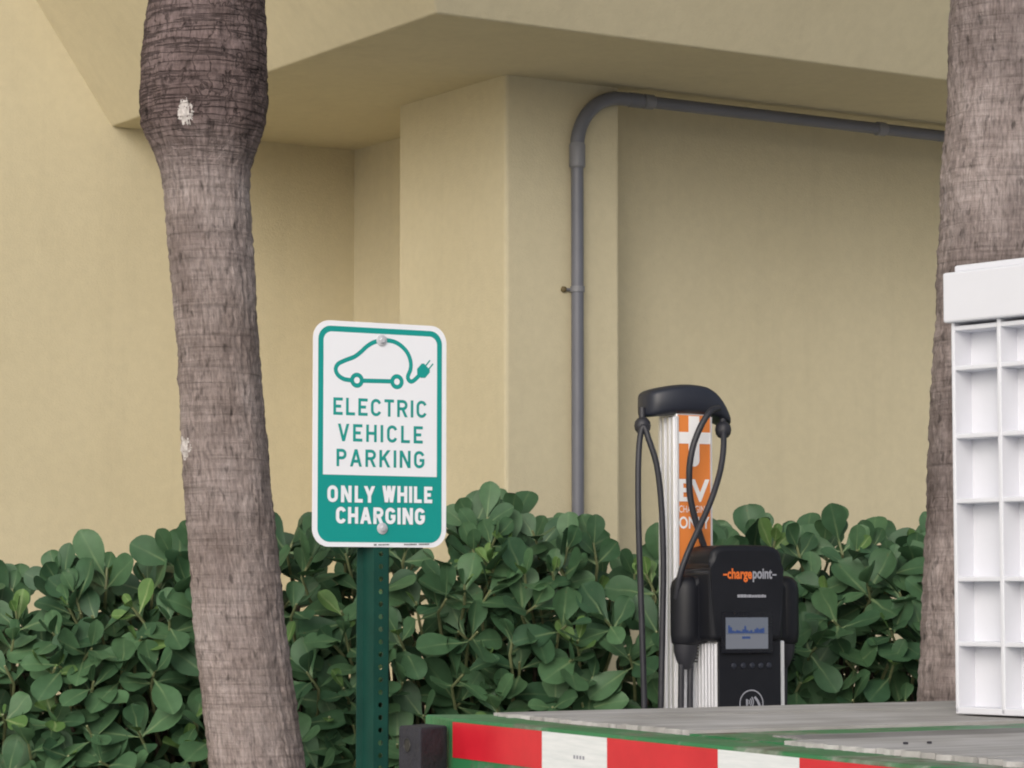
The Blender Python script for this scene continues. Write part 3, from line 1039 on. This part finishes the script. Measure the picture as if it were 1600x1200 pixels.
# ------------------------------------------------------------------ charging station
CS, CT = 560.0, R(25)
CY = F / CS
cb = at(1071, 930, CY); cb.z = 0
chg = empty('charging_station', cb, CT)       # local x: to its right, local -y: its front
tag(chg, 'black and aluminium electric vehicle charging station with an orange panel', 'charging station')


def lr(px, n): return ((px - 1071) / CS - math.sin(CT) * n) / math.cos(CT)
def lz(py): return hz(py, CY)


zcap0, zcap1 = lz(653), lz(604)
# fluted column
m = MB()
cw, cd = .056, .052
m.box(-cw, cw, -cd, cd, 0, zcap0 + .02)
col = m.build('column', M['alu'], chg, bevel=.004)
m = MB()
for y in (-.046, -.022, .006, .028):
    m.box(-cw - .006, -cw + .001, y, y + .013, .01, zcap0)
    m.box(cw - .001, cw + .006, y, y + .013, .01, zcap0)
m.build('fluting', M['alu'], col, bevel=.0015)
for x0, x1 in ((-cw + .001, -cw + .006), (cw - .006, cw - .001)):
    m = MB(); m.box(x0, x1, -cd - .006, -cd + .001, .6, zcap0); m.build('panel_edge', M['alu'], col)
fy = -cd - .003
m = MB(); m.box(-cw + .0065, cw - .0065, fy, -cd + .001, lz(900), zcap0 + .004)
pan = m.build('orange_panel', M['orange'], chg)


def pf(px): return lr(px, .055)


m = MB()
m.box(pf(1056.5), pf(1111), fy - .0008, fy + .001, lz(695), lz(677))
m.box(pf(1075), pf(1092), fy - .0011, fy + .001, lz(722), lz(652))
m.tube([Vector((pf(1083.5), fy - .0010, lz(721))), Vector((pf(1083.5), fy + .001, lz(721)))], (pf(1092) - pf(1075)) / 2, 20)
m.build('plug_symbol', M['white_print'], pan)


def text(body, parent, mt, x0, x1, z0, h, y, bold=.0, name='lettering', rz=0):
    """default font, fitted to a box on a face that looks along local -y"""
    cu = bpy.data.curves.new('t', 'FONT'); cu.body = body; cu.offset = bold; cu.resolution_u = 3
    ob = bpy.data.objects.new('t', cu); C.objects.link(ob)
    dg = bpy.context.evaluated_depsgraph_get(); dg.update()
    me = bpy.data.meshes.new_from_object(ob.evaluated_get(dg))
    C.objects.unlink(ob); bpy.data.objects.remove(ob)
    xs = [v.co.x for v in me.vertices]; ys = [v.co.y for v in me.vertices]
    ax_, bx_ = min(xs), max(xs); ay_, by_ = min(ys), max(ys)
    for v in me.vertices:
        v.co = Vector((x0 + (v.co.x - ax_) / (bx_ - ax_) * (x1 - x0), y, z0 + (v.co.y - ay_) / (by_ - ay_) * h))
    me.materials.clear(); me.materials.append(mt)
    me.name = name
    o = bpy.data.objects.new(name, me); C.objects.link(o); o.parent = parent
    return o


text('EV', pan, M['white_print'], pf(1059), pf(1108), lz(785), lz(750) - lz(785), fy - .0012, .03)
text('CHARGING', pan, M['white_print'], pf(1059), pf(1107), lz(802), lz(791) - lz(802), fy - .0012)
text('ONLY', pan, M['white_print'], pf(1059), pf(1108), lz(827), lz(808) - lz(827), fy - .0012, .02)

# arched cap, lofted from rounded cross-sections
m = MB()
cl_, cr_ = lr(1003, .0), lr(1138, .0)
vs, fs = [], []
npt, sg = 26, 24
for i in range(npt + 1):
    u = i / npt
    x = cl_ + (cr_ - cl_) * u
    zt = lz(626) + (lz(602) - lz(626)) * math.sin(math.pi * min(1, .10 + u * .86)) ** .75
    if u > .62: zt -= (lz(604) - lz(645)) * ((u - .62) / .38) ** 2.3
    zb = zcap0 - .004 + .010 * math.sin(math.pi * min(1, u * 1.1)) - .016 * max(0, (u - .78) / .22) ** 1.5
    e = abs(2 * u - 1)
    hd = .030 + .042 * math.sqrt(max(0, 1 - e ** 2.4))
    sh = 1 - .16 * max(0, (.05 - u) / .05) - .3 * max(0, (u - .96) / .04)
    zc2, hh = (zt + zb) / 2, (zt - zb) / 2 * sh
    for k in range(sg):
        t = 2 * math.pi * k / sg
        cc, ss = math.cos(t), math.sin(t)
        vs.append(Vector((x, -hd * sh * math.copysign(abs(cc) ** .45, cc), zc2 + hh * math.copysign(abs(ss) ** .45, ss))))
for i in range(npt):
    for k in range(sg):
        fs.append((i * sg + k, i * sg + (k + 1) % sg, (i + 1) * sg + (k + 1) % sg, (i + 1) * sg + k))
fs += [tuple(range(sg)), tuple(npt * sg + k for k in range(sg - 1, -1, -1))]
m.add(vs, fs)
m.build('cap', M['cap'], chg, smooth=True, sharp=60)
# cable clamps
def cpt(px, py, n): return Vector((lr(px, n), -n, lz(py)))
for (px, py, n) in ((1003, 668, .02), (1131, 672, .05)):
    m = MB()
    c = cpt(px, py, n)
    m.lathe([(.004, -.024), (.014, -.021), (.021, -.012), (.0235, 0), (.021, .012), (.014, .021), (.004, .024)], 18, Matrix.Translation(c))
    m.tube([c, c + Vector((.004, .01, .05))], .010, 10)
    m.build('cable_clamp', M['cable'], chg, smooth=True)


def spline(pts, n=8):
    return smooth2([Vector(p) for p in pts], n)


# left cable: a loop through the clamp
m = MB()
m.tube(spline([cpt(1028, 1100, .03) - Vector((0, 0, .55)), cpt(1027, 1180, .05), cpt(1029, 1100, .06), cpt(1032, 980, .06), cpt(1034, 880, .06), cpt(1031, 790, .06), cpt(1024, 730, .06), cpt(1012, 690, .05), cpt(1004, 670, .04),
               cpt(998, 690, .04), cpt(995, 740, .05), cpt(995, 820, .06), cpt(998, 920, .06), cpt(1001, 1020, .06), cpt(1003, 1110, .06), cpt(1004, 1200, .06), cpt(1012, 1320, .05), cpt(1020, 1360, .05), cpt(1028, 1300, .04)]), .0085, 12)
m.build('charging_cable', M['cable'], chg, smooth=True)
# right cable: out of the cap, through the clamp, both strands down to the console
m = MB()
m.tube(spline([cpt(1122, 640, .10), cpt(1108, 646, .115), cpt(1093, 668, .12), cpt(1080, 700, .115), cpt(1074, 735, .11), cpt(1075, 775, .10), cpt(1083, 812, .095), cpt(1093, 842, .09), cpt(1102, 868, .085), cpt(1108, 900, .08)]), .0090, 12)
m.build('charging_cable', M['cable'], chg, smooth=True)
m = MB()
m.tube(spline([cpt(1131, 672, .06), cpt(1130, 700, .08), cpt(1124, 735, .10), cpt(1112, 772, .12), cpt(1098, 805, .13), cpt(1082, 838, .14), cpt(1068, 868, .145), cpt(1057, 900, .14), cpt(1052, 935, .12)]), .0085, 12)
m.build('charging_cable', M['cable'], chg, smooth=True)
# lower housing in fluted aluminium with the black front panel
nf = .20
m = MB()
r0, r1 = lr(1113, nf), lr(1221, nf)
m.box(r0, r1, -nf + .004, -.045, 0, lz(1000))
hou = m.build('housing', M['alu'], chg, bevel=.004)
m = MB()
for n in (.185, .168, .150, .132, .114, .096, .078):
    m.box(r0 - .004, r0 + .001, -n - .0045, -n + .0045, .01, lz(1004))
m.build('fluting', M['alu'], hou, bevel=.0015)
m = MB(); m.box(r0 + .0005, lr(1213, nf), -nf - .002, -nf + .006, .05, lz(990))
pnl = m.build('front_panel', M['black'], chg, bevel=.003)
# console: shoulders, domed head, holsters
nb, nq = .05, .215
hl, hr_ = lr(1102, nq), lr(1218, nq)
m = MB()
top_ = lz(853)
dome = [(hl, lz(1000)), (hr_, lz(1000)), (hr_, lz(890))]
for i in range(0, 13):
    a = R(i * 15)
    cxm, rx = (hl + hr_) / 2, (hr_ - hl) / 2
    x = cxm + rx * math.copysign(abs(math.cos(a)) ** .38, math.cos(a))
    z = lz(890) + (top_ - lz(890)) * abs(math.sin(a)) ** .55
    dome.append((x, z))
dome.append((hl, lz(890)))
m.prism(dome, lambda p: Vector((p[0], -nq, p[1])), lambda p: Vector((p[0], -nb, p[1])))
con = m.build('console', M['black'], chg, smooth=True, bevel=.016, seg=4, sharp=30)
m = MB()
hcl, hcr, hn = lr(1065, .10), lr(1243, .10) - .043, .10
m.prism([(hcl, lz(1003)), (hcr, lz(1003)), (hcr + .03, lz(922)), (hr_ - .01, lz(900)), (hl + .01, lz(896)), (hcl - .01, lz(915))],
        lambda p: Vector((p[0], -.150, p[1])), lambda p: Vector((p[0], -.062, p[1])))
m.build('shoulder', M['black'], con, smooth=True, bevel=.014, seg=3)
for c, nm in ((hcl, 1), (hcr, 0)):
    m = MB()
    m.lathe([(.012, lz(900)), (.028, lz(903)), (.039, lz(910)), (.043, lz(920)), (.043, lz(990)), (.040, lz(1003)), (.034, lz(1006))], 28, Matrix.Translation((c, -hn - .01, 0)))
    ho = m.build('holster', M['black'], chg, smooth=True, sharp=50)
    m = MB()
    m.lathe([(.034, lz(1000)), (.033, lz(1016)), (.027, lz(1028)), (.018, lz(1040)), (.012, lz(1044))], 20, Matrix.Translation((c - .002, -hn - .01, 0)))
    m.build('connector', M['cable'], ho, smooth=True)
    m = MB()
    for k in range(6):
        z = lz(1008 + k * 5)
        m.box(c + .024, c + .0325 - k * .001, -hn - .025, -hn - .005, z, z + .003)
    m.build('connector_grip', M['black'], ho)
    for dx in ((-.018, .010) if nm else (0,)):
        m = MB(); m.tube([(c + dx, -hn - .015, lz(1036)), (c + dx - .002, -hn - .015, lz(1100)), (c + dx + .004, -hn + .0, .45), (c + dx + .02, -hn + .02, .25)], .0085, 12)
        m.build('charging_cable', M['cable'], chg, smooth=True)
# console face: recessed bezel, screen, buttons, card mark, lettering
yq = -nq
def q(px): return lr(px, nq)
m = MB(); m.prism(rrect(q(1118), q(1199), lz(1018), lz(955), .004), lambda p: Vector((p[0], yq - .0020, p[1])), lambda p: Vector((p[0], yq + .002, p[1])))
bez = m.build('bezel', M['bezel'], con)
m = MB(); m.box(q(1124.5), q(1191.5), yq - .0030, yq, lz(989), lz(964)); scr = m.build('screen', M['screen'], bez)
m = MB(); m.box(q(1124.5), q(1191.5), yq - .0030, yq, lz(1012), lz(989.3)); m.build('screen_field', M['screen_low'], bez)
m = MB()
rr = random.Random(5)
x = 1128
hts = [12, 9, 4, 3, 5, 4, 3, 6, 11, 5, 3, 5, 2, 6, 8, 6, 7, 8]
for hh in hts:
    m.box(q(x), q(x + 3.0), yq - .0034, yq, lz(988), lz(988 - hh)); x += 3.2
m.build('screen_image', M['screen_blue'], scr)
m = MB(); m.box(q(1150), q(1163), yq - .0034, yq, lz(996.5), lz(993)); m.build('screen_mark', M['screen_blue'], scr)
for i, px in enumerate((1141, 1156, 1170, 1184, 1197)):
    m = MB(); m.lathe([(.0085, 0), (.0075, .003), (.004, .0045)], 16, Matrix.Translation((q(px), -nf - .002, lz(1038))) @ Matrix.Rotation(math.pi / 2, 4, 'X'))
    m.build('button', M['cap'], pnl, smooth=True)
def nfm(p): return Vector((p[0], -nf - .0030, p[1]))
m = MB()
cx, cz = lr(1165, nf), lz(1096)
m.stroke([Vector((cx + .036 * math.cos(t), cz + .036 * math.sin(t))) for t in [2 * math.pi * i / 40 for i in range(40)]], .0032, nfm, True)
for rad in (.008, .014, .020):
    m.stroke([Vector((cx - .014 + rad * math.cos(R(t)), cz + .004 + rad * math.sin(R(t)))) for t in range(-42, 43, 12)], .0034, nfm)
m.stroke([Vector((cx - .014, cz - .006)), Vector((cx - .014, cz + .012))], .006, nfm)
m.stroke([Vector((cx + .010, cz + .018)), Vector((cx + .020, cz + .006)), Vector((cx + .028, cz - .012))], .007, nfm)
m.build('contactless_mark', M['grey_print'], pnl)
zl = lz(906); hl2 = lz(893) - lz(906)
text('charge', con, M['orange_print'], q(1128), q(1167), lz(910), lz(889) - lz(910), yq - .0012, .03)
text('point', con, M['grey_print'], q(1168), q(1199), lz(910), lz(889) - lz(910), yq - .0012, .03)
m = MB()
m.box(q(1121.5), q(1127.5), yq - .0012, yq, lz(900), lz(897.5)); m.build('logo_dash', M['orange_print'], con)
m = MB()
m.box(q(1199.5), q(1206), yq - .0012, yq, lz(900), lz(897.5)); m.build('logo_dash', M['grey_print'], con)
m = MB(); x = 1144
while x < 1188:
    w = rr.uniform(2, 5); m.box(q(x), q(min(x + w, 1189)), yq - .0012, yq, lz(933.5), lz(929.8 - rr.random())); x += w + .6
m.build('caption', M['grey_print'], con)

# ------------------------------------------------------------------ trailer
Tc = at(705, 1122, 3.9)
e1h = Vector((.47, -.883, 0)).normalized()
Q = at(1345, 1190, 0.0001 + 3.9 - .883 * 1.03)
e1 = (Vector((Tc.x, Tc.y, Tc.z)) + e1h * 1.03)
e1.z = Q.z
e1 = (e1 - Tc).normalized()
e2 = Vector((-e1h.y, e1h.x, .003)).normalized()
e3 = e1.cross(e2).normalized()
trl = empty('flatbed_trailer', (Tc.x, Tc.y, 0))
tag(trl, 'green flatbed trailer with grey plank deck and red and white reflective tape', 'trailer')
TB = Vector((Tc.x, Tc.y, 0))


def T(s, t, d): return Tc + e1 * s + e2 * t + e3 * d - TB


def tbox(name, s0, s1, t0, t1, d0, d1, mt, parent=None, bevel=0):
    m = MB()
    m.add([T(s, t, d) for d in (d0, d1) for t in (t0, t1) for s in (s0, s1)],
          [(0, 2, 3, 1), (4, 5, 7, 6), (0, 1, 5, 4), (2, 6, 7, 3), (0, 4, 6, 2), (1, 3, 7, 5)])
    return m.build(name, mt, parent or trl, bevel=bevel)


TW, TLn = 2.1, 4.6
tbox('rear_beam', 0, TW, 0, .052, -.17, 0, M['worn'], bevel=.004)
tbox('cross_member', .0, TW, .0525, .084, -.15, -.0012, M['worn'])
# cut corner plate
Cb = at(664, 1117.2, 4.02)
rel = Cb - Tc
cs_, ct_ = rel.dot(e1), rel.dot(e2)
m = MB()
cpts = [(0.0, .002), (cs_, ct_), (cs_ + .04, ct_ + .09), (.06, .09)]
m.prism(cpts, lambda p: T(p[0], p[1], -.001), lambda p: T(p[0], p[1], -.17))
m.build('corner_plate', M['tgreen'], trl, bevel=.003)
# rear tape
s = .006
for i, (ln, c) in enumerate(((.262, 'tape_red'), (.172, 'tape_white'), (.262, 'tape_red'), (.172, 'tape_white'), (.279, 'tape_red'), (.178, 'tape_white'), (.279, 'tape_red'), (.178, 'tape_white'), (.2, 'tape_red'))):
    tbox('reflective_tape', s + .0006, s + ln - .0006, -.0012, .001, -.0545, -.0050, M[c])
    s += ln
# side rails and planks
tbox('side_rail', cs_ + .03, cs_ + .075, .085, TLn, -.16, -.006, M['tgreen'], bevel=.004)
tbox('side_rail', TW - .05, TW, .085, TLn, -.16, -.006, M['tgreen'], bevel=.004)


def plank(s0, s1, d, t0=.088, jag=.012, mt='plank'):
    rnd = random.Random(int(s0 * 1000))
    nn = 26
    pts = [(s0, TLn - .02), (s0, t0 + rnd.random() * jag)]
    for i in range(1, nn): pts.append((s0 + (s1 - s0) * i / nn, t0 + rnd.random() * jag + .006 * math.sin(i * 1.3)))
    pts += [(s1, t0 + rnd.random() * jag), (s1, TLn - .02)]
    m = MB(); m.prism(pts[::-1], lambda p: Vector((p[0], p[1], 0)), lambda p: Vector((p[0], p[1], -.036)))
    o = m.build('plank', M[mt], trl)
    R3 = Matrix((e1, e2, e3)).transposed().to_4x4()
    o.matrix_local = Matrix.Translation(T(0, 0, d)) @ R3
    return o


a = cs_ + .078
for w in (.175, .178, .180):
    plank(a, a + w, .004 + random.uniform(-.0015, .0015)); a += w + .004
ch0 = a
tbox('channel_floor', ch0 + .002, ch0 + .215, .085, TLn, -.05, .0008, M['worn'])
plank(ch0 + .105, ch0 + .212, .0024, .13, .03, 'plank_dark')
a = ch0 + .22
while a + .18 < TW - .05:
    plank(a, a + .18, .005 + random.uniform(-.0015, .0015), .080); a += .184
tbox('chassis_rail', .35, .45, .09, TLn, -.32, -.162, M['tgreen'])
tbox('chassis_rail', TW - .45, TW - .35, .09, TLn, -.32, -.162, M['tgreen'])
for t in (1.9, 2.75):
    tbox('axle', .06, TW - .06, t - .04, t + .04, -.74, -.66, M['rubber'])
    tbox('axle_hanger', .36, .44, t - .06, t + .06, -.68, -.3, M['tgreen'])
    tbox('axle_hanger', TW - .44, TW - .36, t - .06, t + .06, -.68, -.3, M['tgreen'])
    for s in (.16, TW - .16):
        c = T(s, t, 0); c.z = .375
        X = Matrix.Translation(c) @ Vector((e1.x, e1.y, 0)).to_track_quat('Z', 'Y').to_matrix().to_4x4()
        m = MB(); m.lathe([(.22, -.10), (.33, -.11), (.37, -.08), (.375, 0), (.37, .08), (.33, .11), (.22, .10)], 32, X)
        w = m.build('wheel', M['tyre'], trl, smooth=True)
        m = MB(); m.lathe([(.21, -.115), (.21, -.10), (.215, .10), (.20, .118), (.10, .09), (.05, .12)], 24, X); m.build('rim', M['alu'], w, smooth=True)
def deckpt(px, py, d):
    r_ = ray(px, py); o_ = Vector((0, 0, CAMZ))
    return o_ + r_ * ((Tc + e3 * d - o_).dot(e3) / r_.dot(e3)) - TB
for px, py in ((1415, 1160), (1452, 1159)):
    m = MB(); m.lathe([(.0030, -.002), (.0030, .0004), (.0015, .0006)], 10, Matrix.Translation(deckpt(px, py, .006)) @ e3.to_track_quat('Z', 'Y').to_matrix().to_4x4())
    m.build('nail', M['rubber'], trl)
for s_ in (.006 + .262 + .086, .006 + .262 * 2 + .172 + .080):
    m = MB()
    for i in range(4):
        m.add([T(s_ + i * .008 + a_, -.0016, -.036 + b_) for a_, b_ in ((0, 0), (.005, 0), (.005, .0045), (0, .0045))], [(0, 1, 2, 3)])
    m.build('tape_print', M['grey_print'], trl)
# rubber bumper block at the corner
m = MB()
bc = at(657, 1137, 3.84)
for_l = at(623, 1134.5, 3.90) - bc; for_r = at(699, 1134.5, 3.905) - bc
for_l.z = for_r.z = 0
p0 = bc - TB
vs = [p0, p0 + for_r, p0 + for_r + for_l, p0 + for_l]
zb_ = Vector((0, 0, -.11))
m.add(vs + [v + zb_ for v in vs], [(0, 1, 2, 3), (7, 6, 5, 4), (0, 4, 5, 1), (1, 5, 6, 2), (2, 6, 7, 3), (3, 7, 4, 0)])
blk = m.build('bumper_block', M['rubber'], trl, bevel=.003)
hc = p0 + for_l * .58 + Vector((0, 0, -.026))
nn_ = Vector((for_l.y, -for_l.x, 0)).normalized()
if nn_.y > 0: nn_ = -nn_
m = MB(); m.lathe([(.010, .0008), (.0095, .0016), (.006, -.004), (.005, -.010)], 16, Matrix.Translation(hc) @ nn_.to_track_quat('Z', 'Y').to_matrix().to_4x4())
m.build('bolt_hole', M['ink'], blk)

# ------------------------------------------------------------------ white ribbed bin on the deck
k1 = Vector((.64, -.768, 0)).normalized()       # along the visible face, to the right
k2 = Vector((.768, .64, 0)).normalized()        # into the bin
dz = None
d = ray(1493, 1115)
Oc = Vector((0, 0, CAMZ))
tt = (Tc + e3 * .007 - Oc).dot(e3) / d.dot(e3)
B0 = Oc + d * tt
bn = empty('ribbed_bin', B0)
tag(bn, 'white plastic bin with square ribbed cells and a plain rim, on the trailer deck', 'bin')
e3n = e3
by = B0.y
def bz(py): return at(1488, py, by).z - B0.z
BW, BD = .86, .60
zr0, zr1 = bz(505), bz(427)


def Bp(a, b, z): return k1 * a + k2 * b + Vector((0, 0, z))


def bbx(m, a0, a1, b0, b1, z0, z1):
    m.add([Bp(a, b, z) for z in (z0, z1) for b in (b0, b1) for a in (a0, a1)],
          [(0, 2, 3, 1), (4, 5, 7, 6), (0, 1, 5, 4), (2, 6, 7, 3), (0, 4, 6, 2), (1, 3, 7, 5)])


dep = .036
m = MB(); bbx(m, .004, BW - .004, dep, BD, .006, zr0 + .01)
m.build('body', M['bin'], bn)
rows = [0.004, bz(1006), bz(905), bz(783), bz(682), bz(576), bz(514)]
th = .007
pitchc = .083
for i, z in enumerate(rows):
    m = MB(); bbx(m, .001 if i else 0, BW - .001, .0012 if 0 < i else 0, dep + .004, z - (th / 2 if i else .004), z + th / 2 + (.002 if i == 0 else 0)); m.build('rib', M['bin'], bn, bevel=.0016)
a = 0
while a < BW:
    m = MB(); bbx(m, a, a + (th if a else .006), 0, dep + .005, .001, zr0 + .004); m.build('rib', M['bin'], bn, bevel=.0016)
    a += pitchc
# rim and lid
m = MB(); bbx(m, -.006, BW + .010, -.010, BD + .010, zr0, zr1); m.build('rim', M['bin'], bn, bevel=.003)
m = MB(); bbx(m, .008, BW - .002, -.001, BD + .002, zr1 - .001, bz(416)); m.build('lid', M['bin'], bn, bevel=.003)
# dirt smears inside two lower cells
for (a_, z_, w_, h_) in ((.062, bz(1013), .010, .008), (.150, bz(1014), .018, .010), (.166, bz(1012), .006, .004)):
    m = MB(); vs = []
    rnd = random.Random(int(a_ * 1e4))
    for i in range(14):
        t = 2 * math.pi * i / 14; rr_ = rnd.uniform(.5, 1)
        vs.append(Bp(a_ + w_ / 2 * rr_ * math.cos(t), dep - .0012, z_ - .004 + h_ / 2 * rr_ * math.sin(t)))
    m.add(vs, [tuple(range(14))]); m.build('dirt_smear', M['dirt'], bn)
# planting bed under the hedge and palms, paled to bounce light
m = MB()
bed = [(-8, 6.6), (8, 6.6), (8, 9.2), (-8, 9.2)]
m.prism(bed, lambda p: Vector((p[0], p[1], .030)), lambda p: Vector((p[0], p[1], -.02)))
tag(m.build('planting_bed', M['mulch']), 'planting bed along the building, mulch made pale to bounce light', kind='structure')
m = MB(); m.box(-8, 8, 6.45, 6.6, -.02, .12)
tag(m.build('kerb', M['kerb'], bevel=.015), 'concrete kerb of the planting bed', kind='structure')
